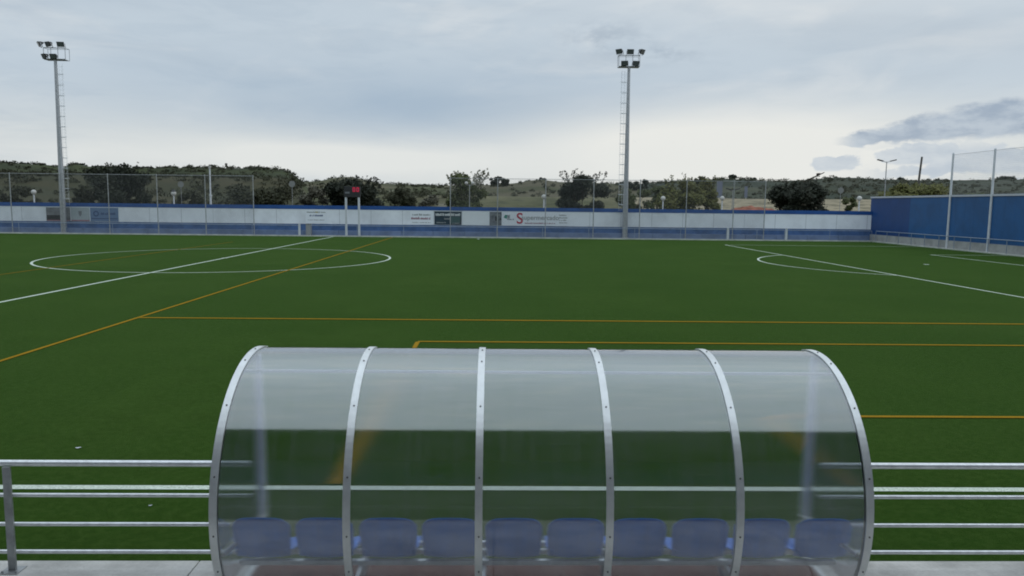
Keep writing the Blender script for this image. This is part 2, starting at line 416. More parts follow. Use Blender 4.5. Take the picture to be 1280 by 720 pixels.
# banners
def txt(body, size, mat, loc, parent, bold=0, ext=.004):
    cu = bpy.data.curves.new('lettering', 'FONT'); cu.body = body; cu.size = size; cu.extrude = ext; cu.offset = bold
    cu.align_x = 'CENTER'; cu.align_y = 'CENTER'
    to = bpy.data.objects.new('tmp', cu); COL.objects.link(to)
    bpy.context.view_layer.update()
    me = bpy.data.meshes.new_from_object(to.evaluated_get(bpy.context.evaluated_depsgraph_get()))
    bpy.data.objects.remove(to)
    me.materials.clear()
    o = link_obj('lettering', me, mat, parent); o.location = loc; o.rotation_euler = (PI/2, 0, 0)
    return o
RED = pbr('red_ink', (.38, .02, .05), .6); INK = pbr('grey_ink', (.16, .17, .19), .6); PALEINK = pbr('pale_ink', (.24, .26, .26), .6)
TEAL = pbr('teal_ink', (.02, .20, .15), .6); NAVYINK = pbr('navy_ink', (.03, .06, .16), .6); ROSE = pbr('rose_ink', (.26, .13, .16), .6)
LETTERW = pbr('white_ink', (.6, .63, .63), .6); GOLD = pbr('gold_ink', (.30, .25, .05), .6)
def banner(px0, px1, mat, label, z0=1.16, z1=2.44):
    a = at(px0, 270, YW-.03); c = at(px1, 270, YW-.03)
    r = tag(empty('advertising_board', ((a.x+c.x)/2, YW-.035, z0)), label, 'banner', 'advertising boards on the far wall')
    wd = c.x-a.x; m = MB(); m.box(-wd/2, wd/2, -.012, .012, 0, z1-z0); m.build('board', mat, r)
    return r, wd
def bar(r, x0, x1, z0, z1, mat, name='printed_bar', y=-.018):
    m = MB(); m.box(x0, x1, y, -.0125, z0, z1); return m.build(name, mat, r)
def scribble(r, x0, x1, z, h, mat, seed=1):
    """a line of print too small to read: uneven word blocks"""
    q = random.Random(seed); m = MB(); x = x0
    while x < x1-.05:
        wd = min(q.uniform(.05, .11), x1-x); hh = h*q.uniform(.6, 1)
        m.box(x, x+wd*.8, -.017, -.0125, z, z+hh); x += wd+(.06 if q.random() < .15 else 0)
    return m.build('small_print', mat, r)
r, wd = banner(58, 88, pbr('photo_print_grey', (.20, .21, .22), .6, 0, .5, 1.3), 'grey photo board with a dark patch and pink strip left of the first mast')
bar(r, -wd/2+.05, wd/2-.6, .10, .55, DARK, 'dark_patch'); scribble(r, -.9, .6, .95, .16, INK, 3); bar(r, -wd/2+.05, wd/2-.05, .0, .10, ROSE)
r, wd = banner(89, 112, pbr('pale_board', (.33, .38, .40), .6, 0, .1, 2), 'pale board with a small dark emblem just right of the first mast')
m = MB(); m.add([(-.18, -.018, .95), (.18, -.018, .95), (.12, -.018, .6), (0, -.018, .42), (-.12, -.018, .6)], [(0, 4, 3, 2, 1)]); m.build('emblem', INK, r); bar(r, -wd/2, wd/2, 0, .12, ROSE)
r, wd = banner(113, 148, pbr('light_blue_board', (.12, .19, .31), .6, 0, .1, 2), 'light blue board with a round logo and one line of print')
m = MB()
for k in range(20):
    t0, t1 = 2*PI*k/20, 2*PI*(k+1)/20
    m.add([(-wd/2+.55+q*math.cos(t), -.018, .72+q*math.sin(t)) for t, q in ((t0, .16), (t0, .27), (t1, .27), (t1, .16))], [(0, 1, 2, 3)])
m.build('round_logo', NAVYINK, r); scribble(r, -wd/2+1.0, wd/2-.25, .62, .22, NAVYINK, 5); bar(r, -wd/2+.1, wd/2-.1, .22, .30, NAVYINK)
r, wd = banner(382, 409, pbr('plain_white_board', (.70, .74, .78), .6), 'white sign with a thin yellow mark over one dark line of print')
scribble(r, -.9, .9, 1.02, .12, PALEINK, 6); bar(r, -.1, .15, 1.02, 1.13, GOLD); scribble(r, -.65, .65, .68, .18, NAVYINK, 7); scribble(r, -.8, .8, .3, .08, PALEINK, 8)
r, wd = banner(513, 541, MAT['plain_white_board'], 'white board with rose and grey print left of the dark teal board')
scribble(r, -.9, .95, .85, .22, PALEINK, 9); scribble(r, -1.0, .85, .48, .26, ROSE, 10); scribble(r, -.9, .9, .16, .07, PALEINK, 11)
r, wd = banner(543, 577, pbr('dark_teal_board', (.016, .04, .06), .5, 0, .4, 1.5), 'dark teal board with white letters beneath a mesh fence post')
scribble(r, -wd/2+.12, wd/2-.12, .86, .26, LETTERW, 12); scribble(r, -wd/2+.95, .2, .5, .18, PALEINK, 13); scribble(r, -wd/2+.2, -.2, .15, .14, PALEINK, 14); bar(r, .25, wd/2-.15, .2, .78, pbr('teal_patch', (.03, .08, .08), .5)); scribble(r, .4, wd/2-.2, .12, .1, PALEINK, 15)
r, wd = banner(578.5, 610.5, pbr('blank_board', (.74, .78, .80), .6, 0, .05, 1), 'blank white board right of the dark teal board')
r, wd = banner(612, 627, pbr('grey_photo_board', (.16, .18, .20), .6, 0, .6, 2.4), 'small grey photo board right of the blank board')
bar(r, -.05, .12, .45, .85, DARK, 'dark_patch'); scribble(r, -.5, .5, .95, .12, PALEINK, 16); scribble(r, -.5, .0, .4, .3, INK, 17); bar(r, .38, wd/2-.03, .5, .72, DARK)
r, wd = banner(627.8, 643, MAT['plain_white_board'], 'white board with a small green and grey logo')
m = MB(); m.add([(-.45, -.018, .75), (-.15, -.018, .62), (-.1, -.018, .98), (-.3, -.018, 1.02)], [(0, 1, 2, 3)]); m.build('green_mark', TEAL, r); scribble(r, -.1, .2, .66, .42, INK, 18); scribble(r, -.1, .55, .52, .14, INK, 19)
r, wd = banner(643.8, 697, MAT['plain_white_board'], 'long white board with a big red S and a line of grey letters')
txt('S', 1.45, RED, (-wd/2+.45, -.018, .63), r, .02)
txt('supermercado', .62, PALEINK, (.38, -.018, .75), r, .008); scribble(r, -wd/2+.95, wd/2-.2, .17, .14, ROSE, 20)
r, wd = banner(698, 711, MAT['plain_white_board'], 'small white board with a block of grey print at the end of the row')
for k in range(4): scribble(r, -.42, .4-.1*(k % 2), .25+.24*k, .12, PALEINK, 21+k)

# ------------------------------------------------------------------ far railing
YR = YK+.14
def railing(name, pts, zr, rr, step, label, group, mat_r=STEEL, mid=None, end_posts=()):
    a, c = Vector(pts[0]), Vector(pts[1]); r = tag(empty(name, a), label, 'railing', group)
    d = c-a; n = max(1, int(round(d.length/step)))
    m = MB(); m.tube((0, 0, zr), (d.x, d.y, zr), rr, n=8); m.build('top_rail', mat_r, r)
    if mid:
        for z in mid:
            m = MB(); m.tube((0, 0, z), (d.x, d.y, z), rr*.7, n=8); m.build('lower_rail', mat_r, r)
    for k in range(n+1):
        p = d*(k/n); m = MB(); m.tube((p.x, p.y, 0), (p.x, p.y, zr), rr*.8, n=8); m.build('post', mat_r, r)
    return r
RAILC = pbr('pale_grey_rail', (.25, .30, .37), .5, .3, .2, 3)
x1 = at(373, 285, YR).x; x2 = at(388, 285, YR).x; x3 = at(432, 285, YR).x
x4 = at(910, 285, YR).x; x5 = at(983, 285, YR).x
zb = .10
railing('boundary_railing', ((-66, YR, zb), (x1, YR, zb)), .92, .032, 4.4, 'grey boundary railing on the far kerb, left of the gate gap', 'railings along the far kerb', RAILC)
railing('boundary_railing', ((x2, YR, zb), (x4-.15, YR, zb)), .92, .032, 4.4, 'grey boundary railing on the far kerb between the gate gap and the right-hand white posts', 'railings along the far kerb', RAILC)
railing('boundary_railing', ((x4+.15, YR, zb), (x5-.15, YR, zb)), .92, .032, 2.7, 'short grey railing on the far kerb between two thick white posts', 'railings along the far kerb', RAILC)
railing('boundary_railing', ((x5+.15, YR, zb), (XR-.1, YR, zb)), .92, .032, 4.0, 'grey boundary railing running from the white post to the right corner', 'railings along the far kerb', RAILC)
for x, lb in ((x1+.1, 'thick white post at the left gate gap in the far railing'), (x4, 'thick white post in the far railing below the pale towers'), (x5, 'thick white post in the far railing below the dark round tree')):
    m = MB(); m.box(-.085, .085, -.085, .085, 0, 1.05); m.box(-.1, .1, -.1, .1, 1.05, 1.09)
    o = m.build('gate_post', WHITE); o.location = (x, YR-.03, .1); bevel(o, .01); tag(o, lb, 'post', 'white posts in the far railing')
# grey cabinet seen through the gate gap
m = MB(); m.box(-.24, .24, -.2, .2, 0, 1.05); m.box(-.27, .27, -.23, .23, 1.05, 1.1)
r = tag(empty('electrical_cabinet', (at(386, 288, 72.1).x, 72.1, .06)), 'grey cabinet standing in the gate gap of the far railing', 'cabinet')
o = m.build('cabinet_body', pbr('grey_cabinet', (.22, .23, .235), .6, 0, .15, 3), r); bevel(o, .01)
m = MB(); m.box(-.2, .2, -.212, -.2, .1, .98); m.build('door', pbr('grey_cabinet_door', (.26, .27, .275), .5), r)

# right railing + wall
railing('boundary_railing', ((XR+.12, 30, .07), (XR+.12, YK-.2, .07)), .95, .035, 2.05, 'grey railing on the right kerb in front of the blue wall', 'railings along the right kerb', RAILC)
rw = tag(empty('cladding_wall', (XE, 60, 0)), 'tall blue clad wall with white cap along the right end of the pitch', 'wall')
m = MB(); m.box(XE-.05, XE+.2, 25, YW+.25, 0, .66); part(m, 'plinth', PLINTH, rw)
def panels(y0, y1, mat):
    m = MB(); y = y0
    while y < y1-.1:
        e = min(y+1.15, y1); m.box(XE, XE+.15, y+.003, e-.003, .66, 4.14); y = e
    part(m, 'cladding', mat, rw)
panels(66.2, YW+.25, NAVY); panels(25, 66.2, MIDBLUE)
m = MB(); m.box(XE-.06, XE+.22, 25, YW+.3, 4.14, 4.29); part(m, 'cap', pbr('white_cap', (.42, .45, .50), .5), rw)

# ------------------------------------------------------------------ wire mesh fences
def mesh_fence(xs, y, z0, z1, label, group, extra=None, wire=.0035, pitch=.10, postr=.045, top=True):
    r = tag(empty('mesh_fence', (xs[0], y, z0)), label, 'fence', group)
    X0 = 0; X1 = xs[-1]-xs[0]; H = z1-z0
    m = MB()
    n = int((X1)/pitch)
    for k in range(n+1):
        x = k*pitch; m.add([(x-wire, 0, 0), (x+wire, 0, 0), (x+wire, 0, H), (x-wire, 0, H)], [(0, 1, 2, 3)])
    for k in range(int(H/pitch)+1):
        z = k*pitch; m.add([(0, .003, z-wire), (X1, .003, z-wire), (X1, .003, z+wire), (0, .003, z+wire)], [(0, 1, 2, 3)])
    m.build('wire_netting', WIRE, r)
    for x in xs:
        m = MB(); m.tube((x-xs[0], -.05, 0), (x-xs[0], -.05, H), postr, n=8); m.sphere((x-xs[0], -.05, H), postr*1.1, 8); m.build('post', POST_GREY, r)
    m = MB(); m.tube((0, -.02, H-.03), (X1, -.02, H-.03), .02, n=6); m.build('top_rail', POST_GREY, r)
    return r
YM = 71.9
xs = [-61, -56.6, -52.2, -47.8] + [at(p, 250, YM).x for p in (14, 76, 136, 197, 257, 317)]
mesh_fence(xs, YM, .08, 5.58, 'tall wire mesh fence at the far left, between the mast and the gate gap', 'mesh fences on the far side')
xs = [at(p, 250, YM).x for p in (563, 622, 682, 742, 800, 858, 917)]; xs.append(xs[-1]+3.0)
mesh_fence(xs, YM, .08, 5.60, 'tall wire mesh fence in the middle of the far side, around the second mast', 'mesh fences on the far side')
# tall ball-stop net on the right
r = tag(empty('ball_stop_net', (36.35, 60.3, .05)), 'very tall net on white posts in front of the blue wall', 'net')
py_ = [60.3, 55.2, 50.1, 45.0, 39.9]
for y in py_:
    m = MB(); m.tube((0, y-60.3, 0), (0, y-60.3, 7.5), .10, .075, n=12); m.sphere((0, y-60.3, 7.5), .08, 8); m.build('post', WHITE, r)
m = MB(); wr = .0035; Y1 = py_[-1]-60.3
k = 0
while k*.13 < -Y1:
    y = -k*.13; m.add([(.1, y-wr, .3), (.1, y+wr, .3), (.1, y+wr, 7.4), (.1, y-wr, 7.4)], [(0, 1, 2, 3)]); k += 1
k = 0
while .3+k*.13 < 7.42:
    z = .3+k*.13; m.add([(.103, 0, z-wr), (.103, Y1, z-wr), (.103, Y1, z+wr), (.103, 0, z+wr)], [(0, 1, 2, 3)]); k += 1
m.build('netting', pbr('grey_net_cord', (.30, .32, .33), .7), r)
m = MB(); m.tube((.05, 0, 7.42), (.05, Y1, 7.42), .012, n=6); m.build('top_cable', WIRE, r)

# ------------------------------------------------------------------ floodlight masts
def mast(x, y, H, label, yaw, ladder_side, lamps, tilt=0.0):
    r = tag(empty('floodlight_mast', (x, y, .05)), label, 'floodlight', 'floodlight masts behind the far touchline')
    r.rotation_euler = (0, tilt, 0)
    m = MB(); m.tube((0, 0, .04), (0, 0, H), .27, .13, n=14); m.build('pole', GALV, r)
    m = MB(); m.tube((0, 0, 0), (0, 0, .05), .46, n=16)
    for k in range(8):
        t = k*PI/4; m.tube((.38*math.cos(t), .38*math.sin(t), .05), (.38*math.cos(t), .38*math.sin(t), .12), .025, n=6)
    m.build('base_plate', GALV, r)
    s = ladder_side
    m = MB(); x0 = s*.34; x1_ = s*.66
    for xx in (x0, x1_): m.tube((xx, -.05, 2.6), (xx, -.05, H-.4), .008, n=5)
    z = 2.7
    while z < H-.4: m.tube((x0, -.05, z), (x1_, -.05, z), .006, n=5); z += .30
    m.build('ladder', LADDER, r)
    m = MB(); z = 3.2; hoops = []
    while z < H-.6:
        n = 10; pts = [Vector((s*.5+.30*math.cos(PI+PI*k/n), -.05+.52*math.sin(PI+PI*k/n), z)) for k in range(n+1)]
        for p, q in zip(pts, pts[1:]): m.tube(p, q, .008, n=4, caps=False)
        m.tube((s*.2, 0, z), (s*.66, -.05, z), .03, n=5)
        z += .95
    for k in (2, 5, 8):
        px_, pyy = s*.5+.30*math.cos(PI+PI*k/10), -.05+.52*math.sin(PI+PI*k/10)
        m.tube((px_, pyy, 3.2), (px_, pyy, H-.6), .008, n=4)
    m.build('safety_cage', LADDER, r)
    m = MB()
    wd = .98
    for z in (H-.02, H+.98):
        m.tube((-wd, -.1, z), (wd, -.1, z), .04, n=8)
    for xx in (-wd, wd, -.32, .32): m.tube((xx, -.1, H-.02), (xx, -.1, H+.98), .028, n=6)
    m.box(-wd, wd, -.1, .62, H-.07, H-.045)
    for xx in (-wd, wd):
        m.tube((xx, .6, H-.05), (xx, .6, H+.98), .022, n=6); m.tube((xx, .6, H+.98), (xx, -.1, H+.98), .022, n=6)
    m.tube((-wd, .6, H+.98), (wd, .6, H+.98), .022, n=6)
    hd = m.build('lamp_frame', GALV, r)
    for (lx, lz, az, tl) in lamps:
        Mx = Matrix.Translation((lx, -.28, H+lz)) @ Matrix.Rotation(az, 4, 'Z') @ Matrix.Rotation(tl, 4, 'X')
        m = MB()
        # tapered housing, cooling fins, yoke
        q = [(-.29, -.13, -.20), (.29, -.13, -.20), (.29, -.13, .20), (-.29, -.13, .20), (-.20, .16, -.12), (.20, .16, -.12), (.20, .16, .12), (-.20, .16, .12)]
        m.add([Mx @ Vector(v) for v in q], [(0, 1, 2, 3), (4, 7, 6, 5), (0, 4, 5, 1), (1, 5, 6, 2), (2, 6, 7, 3), (3, 7, 4, 0)])
        m.box(-.32, .32, -.16, -.131, -.23, .23, Mx); m.box(-.07, .07, .16, .30, -.07, .07, Mx)
        l = m.build('lamp', DARK, r)
        m = MB(); m.box(-.27, .27, -.168, -.161, -.18, .18, Mx); m.build('lens', LAMPGLASS, l)
        m = MB(); m.box(-.34, -.325, -.05, .03, -.32, .06, Mx); m.box(.325, .34, -.05, .03, -.32, .06, Mx); m.box(-.34, .34, -.05, .03, -.335, -.32, Mx)
        m.build('yoke', GALV, l)
    return r
p1 = at(80, 289, 72.45)
mast(p1.x, 72.45, 16.0, 'floodlight mast at the far left with a caged ladder on its right side', 0, 1,
     [(-1.15, 1.30, -.9, .45), (-.35, 1.30, -.45, .4), (.75, 1.30, .1, .4), (-.75, .22, -.6, .4), (.05, .22, -.1, .4)], rad(.2))
p2 = at(781, 293, 72.45)
mast(p2.x, 72.45, 16.1, 'floodlight mast behind the middle mesh fence with its ladder on the left', 0, -1,
     [(-.95, 1.32, -.7, .45), (.03, 1.30, 0, .4), (1.08, 1.32, .8, .45), (-.45, .25, -.25, .4), (.55, .25, .25, .4)], rad(-.1))

# ------------------------------------------------------------------ scoreboard
sb = tag(empty('scoreboard', (at(441, 290, 71.45).x, 71.45, .06)), 'small black scoreboard with red figures on two white posts', 'scoreboard')
for s in (-1, 1):
    m = MB(); m.box(s*.60-.09, s*.60+.09, -.09, .09, 0, 3.62); o = m.build('post', WHITE, sb); bevel(o, .01)
m = MB(); m.box(-.76, .76, -.13, .13, 3.62, 4.62); o = m.build('display_cabinet', DARK, sb); bevel(o, .015)
REDLED = bpy.data.materials.new('red_display'); REDLED.use_nodes = True
pp = REDLED.node_tree.nodes['Principled BSDF']; pp.inputs['Base Color'].default_value = (.45, .02, .06, 1)
pp.inputs['Emission Color'].default_value = (.9, .05, .14, 1); pp.inputs['Emission Strength'].default_value = .22
def seg7(mb, x, z, w, h, t, on):
    S7 = {'a': (x, x+w, z+h-t, z+h), 'd': (x, x+w, z, z+t), 'g': (x, x+w, z+h/2-t/2, z+h/2+t/2), 'f': (x, x+t, z+h/2, z+h), 'e': (x, x+t, z, z+h/2), 'b': (x+w-t, x+w, z+h/2, z+h), 'c': (x+w-t, x+w, z, z+h/2)}
    for k in on:
        a0, a1, b0, b1 = S7[k]; mb.box(a0+.004, a1-.004, -.145, -.131, b0+.004, b1-.004)
m = MB(); seg7(m, .05, 4.12, .26, .42, .09, 'abcdef'); seg7(m, .40, 4.12, .26, .42, .09, 'abcdef'); m.build('red_figures', REDLED, sb)
m = MB(); m.box(-.66, -.22, -.14, -.131, 3.95, 4.12); m.build('grey_plate', pbr('grey_plate', (.14, .15, .16), .6), sb)

# ------------------------------------------------------------------ near railing
def near_rail(x0, x1, posts, label, roll=0):
    Yr = 6.05; r = tag(empty('handrail', (x0, Yr, .1)), label, 'railing', 'tubular railings beside the dugout')
    d = x1-x0
    m = MB(); m.tube((0, 0, .905), (d, 0, .905), .026, n=16); m.build('top_rail', STEEL, r)
    for z in (.635, .387, .150):
        m = MB(); m.tube((0, 0, z), (d, 0, z), .0165, n=12); m.build('lower_rail', STEEL, r)
    for x in posts:
        m = MB(); m.box(x-x0-.03, x-x0+.03, -.045, -.02, .008, .885); m.box(x-x0-.075, x-x0+.075, -.10, .04, 0, .008)
        for sx in (-1, 1): m.tube((x-x0+sx*.055, -.08, .008), (x-x0+sx*.055, -.08, .02), .009, n=6)
        o = m.build('post', POST_GREY, r); bevel(o, .003)
    return r
xl = at(16, 660, 6.05).x
DC = at(681, 600, 5.21).x; DW = 4.70
near_rail(-14, DC-DW/2-.01, [xl-6, xl-4, xl-2, xl], 'four bar steel handrail left of the dugout')
near_rail(DC+DW/2+.01, 14, [DC+DW/2+2.2, DC+DW/2+4.2, DC+DW/2+6.2], 'four bar steel handrail right of the dugout')

# ------------------------------------------------------------------ dugout
dg = tag(empty('dugout', (DC, 6.25, .1)), 'curved smoky polycarbonate team dugout with a row of ten blue seats', 'dugout')
CYd, CZd, RR = 0.0, .755, 1.07            # arc centre in dugout coordinates (y 6.25, z .88 in the world)
A0, A1 = rad(78), rad(180+33)             # from just past the crown, round the back, tucked in at the foot
def apt(a, r): return (CYd+r*math.cos(a), CZd+r*math.sin(a))
def curved_strip(x0, x1, r0, r1, name, mat, parent, a0=A0, a1=A1, n=48, uvs=True):
    """solid curved sheet or strap"""
    vs = []; fs = []
    for i in range(n+1):
        a = a0+(a1-a0)*i/n
        for (x, r) in ((x0, r1), (x1, r1), (x1, r0), (x0, r0)):
            y, z = apt(a, r); vs.append((x, y, z))
    sm = []
    for i in range(n):
        k = 4*i
        for j in range(4): fs.append((k+j, k+4+j, k+4+(j+1) % 4, k+(j+1) % 4))
    fs.append((0, 1, 2, 3)); fs.append((4*n+3, 4*n+2, 4*n+1, 4*n))
    me = bpy.data.meshes.new(name); me.from_pydata(vs, [], fs); me.update()
    return link_obj(name, me, mat, parent)
def slab(name, rows, off, parent):
    """two-faced thin sheet: rows of (left point, right point, u0, u1, v); off(i) = offset to the inner face"""
    vs = []; fs = []; uvv = []; n = len(rows)
    for i, (a, c, u0, u1, v) in enumerate(rows):
        a = Vector(a); c = Vector(c); d = Vector(off(i)); vs += [a, c, c+d, a+d]; uvv += [(u0, v), (u1, v), (u1, v), (u0, v)]
    sm_ = []
    for i in range(n-1):
        k = 4*i
        for j in range(4): fs.append((k+j, k+4+j, k+4+(j+1) % 4, k+(j+1) % 4)); sm_.append(j in (0, 2))
    fs.append((0, 1, 2, 3)); fs.append((4*n-1, 4*n-2, 4*n-3, 4*n-4)); sm_ += [False, False]
    me = bpy.data.meshes.new(name); me.from_pydata(vs, [], fs); me.update()
    bm = bmesh.new(); bm.from_mesh(me); bmesh.ops.recalc_face_normals(bm, faces=bm.faces)
    uvl = bm.loops.layers.uv.new('UVMap')
    for f in bm.faces:
        f.smooth = abs(f.normal.x) < .5
        for lp in f.loops: lp[uvl].uv = uvv[lp.vert.index]
    for e in bm.edges:
        if len(e.link_faces) == 2 and e.link_faces[0].normal.angle(e.link_faces[1].normal, 0) > .6: e.smooth = False
    bm.to_mesh(me); bm.free()
    return link_obj(name, me, POLY, parent)
def sheet(x0, x1, name, parent):
    n = 72; A = [A0+(A1-A0)*i/n for i in range(n+1)]
    rows = []
    for a in A:
        y, z = apt(a, RR-.004); rows.append(((x0, y, z), (x1, y, z), x0, x1, a*RR))
    return slab(name, rows, lambda i: (0, -.006*math.cos(A[i]), -.006*math.sin(A[i])), parent)
bay = DW/5
for k in range(5): sheet(-DW/2+bay*k+.002, -DW/2+bay*(k+1)-.002, 'roof_sheet', dg)
for k in range(6):
    x = -DW/2+bay*k; hw_ = .027
    rb = curved_strip(x-hw_, x+hw_, RR-.002, RR+.006, 'rib', ALU, dg)
    tb = curved_strip(x-.018, x+.018, RR-.055, RR-.014, 'frame_tube', ALU, rb, n=36)
    for ad in (92, 106, 133, 161.5, 184, 200):
        y, z = apt(rad(ad), RR+.006); y2, z2 = apt(rad(ad), RR+.013)
        m = MB(); m.tube((x+.002, y, z), (x+.002, y2, z2), .0072, .005, n=8); m.build('bolt', SCREW, rb)
# end panels between the back arc and the front posts
for s in (-1, 1):
    x = s*(DW/2-.012); pts = [apt(A0+(A1-A0)*i/40, RR-.03) for i in range(41)]
    yf = -.032; rows = []
    for (y, z) in pts:
        if y > yf-.01 or z < .04: continue
        rows.append(((x, y, z), (x, yf, z), y, yf, z))
    slab('side_sheet', rows, lambda i: (-.006*s, 0, 0), dg)
    m = MB(); m.box(s*DW/2-.035, s*DW/2+.035, -.03, .03, .02, CZd+RR-.05); o = m.build('front_post', pbr('white_post_paint', (.84, .85, .88), .45), dg); bevel(o, .004)
    m = MB(); m.tube((s*(DW/2-.035), 0, .38), (s*(DW/2-.035), -.98, .5), .016, n=8); o = m.build('glint_bar', ALU, dg)  # added slanting bar, stands in for a bright reflection at the dugout end
    m = MB(); m.box(s*DW/2-.02, s*DW/2+.02, -.86, .03, .0, .035); m.build('foot_rail', ALU, dg)
m = MB(); m.box(-DW/2+.03, DW/2-.03, -.40, -.37, CZd+.958, CZd+.976); m.build('purlin', ALU, dg)
m = MB(); y, z = apt(A0, RR-.03); m.box(-DW/2, DW/2, y-.02, y+.02, z-.02, z+.02); m.build('front_beam', ALU, dg)
m = MB(); y, z = apt(A1, RR-.01); m.box(-DW/2, DW/2, y-.015, y+.015, z-.03, z+.03); m.build('back_foot_beam', ALU, dg)
m = MB(); m.box(-DW/2+.03, DW/2-.03, -.80, -.16, .004, .03); m.build('floor_board', REDFLOOR, dg)
m = MB(); m.box(-DW/2+.03, DW/2-.03, -.155, -.11, .004, .036); m.build('floor_edge', WHITE, dg)
# bench frame
m = MB()
for (y, z) in ((-.68, .30), (-.50, .30), (-.36, .30)): m.box(-DW/2+.05, DW/2-.05, y-.018, y+.018, z-.018, z+.018)
m.build('bench_beam', STEEL, dg)
for k in range(1, 5):
    x = -DW/2+bay*k+.0
    m = MB(); m.box(x+.02, x+.05, -.93, -.34, .255, .281); m.box(x+.02, x+.05, -.72, -.68, .035, .255)
    m.add([(x+.02, -.36, .255), (x+.05, -.36, .255), (x+.05, -.71, .06), (x+.02, -.71, .06), (x+.02, -.40, .255), (x+.05, -.40, .255), (x+.05, -.71, .09), (x+.02, -.71, .09)],
          [(0, 1, 2, 3), (4, 7, 6, 5), (0, 3, 7, 4), (1, 5, 6, 2)])
    m.build('bench_bracket', STEEL, dg)
def seat_mesh():
    """one moulded shell; returns pan and back as two builders in seat coordinates (x across, y forward, z up)"""
    N = 14; th = .010
    def grid(path, width, corner):
        vs = []; K = len(path)
        for j, (y, z) in enumerate(path):
            for i in range(N+1):
                u = -1+2*i/N
                vs.append((u, j/(K-1), y, z))
        return vs, K
    back = MB(); K = 14; pts = []
    for j in range(K+1):
        t = j/K
        for i in range(N+1):
            u = -1+2*i/N
            hwid = .204+.012*min(1, t*1.5)
            top = .372 - .022*u*u - .03*abs(u)**8            # rounded upper corners, gently crowned edge
            zz = .03+(top-.03)*t
            hh = hwid*(1-.10*max(0, (t-.80)/.20)**2.6)
            xx = u*hh
            yy = -.175-.065*t+.035*abs(u)**2.2 - .008*math.sin(t*PI)
            if t > .93: yy -= (t-.93)*.25
            pts.append((xx, yy, zz))
    fs = [(j*(N+1)+i, j*(N+1)+i+1, (j+1)*(N+1)+i+1, (j+1)*(N+1)+i) for j in range(K) for i in range(N)]
    back.add(pts, fs, True)
    pan = MB(); pts = []
    for j in range(K+1):
        t = j/K
        for i in range(N+1):
            u = -1+2*i/N
            hwid = .190+.024*math.sin(min(1, t*1.2)*PI/2)
            yy = -.175+.40*t
            zz = .06-.060*math.sin(min(1, t*2.2)*PI/2)+.018*t+.035*abs(u)**3*(1-.4*t)
            if t > .86: zz -= (t-.86)**1.5*.55
            pts.append((u*hwid*(1-.10*max(0, (t-.8)/.2)**2), yy, zz))
    pan.add(pts, fs, True)
    return pan, back
pan, back = seat_mesh()
seat0 = pan.build('seat', SEAT, dg); back0 = back.build('backrest', SEAT, seat0)
for o in (seat0, back0):
    md = o.modifiers.new('thickness', 'SOLIDIFY'); md.thickness = .010; md.offset = 0
sp_ = 4.68/10
sx0 = at(328, 680, 5.5).x-DC; sx1 = at(1028, 680, 5.5).x-DC
for k in range(10):
    x = sx0+(sx1-sx0)*k/9
    if k == 0: s_, b_ = seat0, back0
    else:
        s_ = seat0.copy(); COL.objects.link(s_); b_ = back0.copy(); COL.objects.link(b_); b_.parent = s_
    s_.parent = dg; s_.location = (x+rnd.uniform(-.004, .004), -.56, .335)

# ------------------------------------------------------------------ stand behind the camera (mirrored in the dugout)
st = tag(empty('grandstand', (0, 0, 0)), 'covered spectator stand with blue back wall and concrete steps behind the viewpoint', 'grandstand')
m = MB()
for k in range(7): m.box(-26, 26, 2.2-k*1.0-1.0, 2.2-k*1.0, -.2, .55+.42*k)
m.build('terrace', pbr('stand_concrete', (.16, .165, .17), .9, 0, .2, 1.5), st)
m = MB(); m.box(-26, 26, -5.2, -5.0, -.2, 7.33); m.build('back_wall', BLUE, st)
m = MB(); m.add([(-26, -5.4, 7.5), (26, -5.4, 7.5), (26, 2.05, 6.65), (-26, 2.05, 6.65), (-26, -5.4, 7.35), (26, -5.4, 7.35), (26, 2.05, 6.5), (-26, 2.05, 6.5)],
                [(0, 1, 2, 3), (4, 7, 6, 5), (3, 2, 6, 7), (0, 4, 5, 1), (0, 3, 7, 4), (1, 5, 6, 2)])
m.build('roof', pbr('blue_steel_roof', (.03, .045, .08), .6, 0, .2, .8), st)
for k in range(7):
    x = -24+8*k
    m = MB(); m.box(x-.1, x+.1, -4.9, -4.7, 3.0, 7.2); m.build('column', DARK, st)

# ------------------------------------------------------------------ hills
from bisect import bisect
def interp(tab, x):
    if x <= tab[0][0]: return tab[0][1]
    if x >= tab[-1][0]: return tab[-1][1]
    i = bisect([t[0] for t in tab], x); (x0, y0), (x1, y1) = tab[i-1], tab[i]
    t = (x-x0)/(x1-x0); return y0+(y1-y0)*t
R1 = [(-700, 190), (-300, 196), (-60, 203), (0, 204), (30, 205), (62, 206), (82, 209), (90, 205), (100, 205), (112, 208), (150, 209), (250, 210), (310, 211), (345, 212), (358, 214), (368, 219), (374, 224), (385, 234), (410, 262), (430, 300)]
R2 = [(-700, 225), (300, 232), (385, 229), (405, 228), (422, 224), (436, 223), (450, 225), (470, 230), (520, 233), (600, 232), (640, 230), (662, 227), (676, 226), (700, 229), (800, 231), (850, 229), (900, 225), (960, 229), (1000, 228), (1040, 224), (1100, 226), (1160, 228), (1230, 228), (1280, 226), (1500, 222), (1900, 215)]
D1, D2 = 230.0, 430.0
def elev_at(px, tab, D):
    """height of the ridge at this bearing"""
    p = at(px, interp(tab, px), 100.0); hd = math.hypot(p.x, p.y); return CH+(p.z-CH)*D/hd
def az_to_px(az):
    # bearing to photo column near the horizon
    v = Vector((math.sin(az), math.cos(az), 0)); return 640+F*v.dot(rt)/v.dot(fw)
def fbm(x, y, s, o=4):
    return noise.fractal(Vector((x*s, y*s, 3.7)), 1.0, 2.0, o)
AZS = [rad(-52+104*i/420) for i in range(421)]
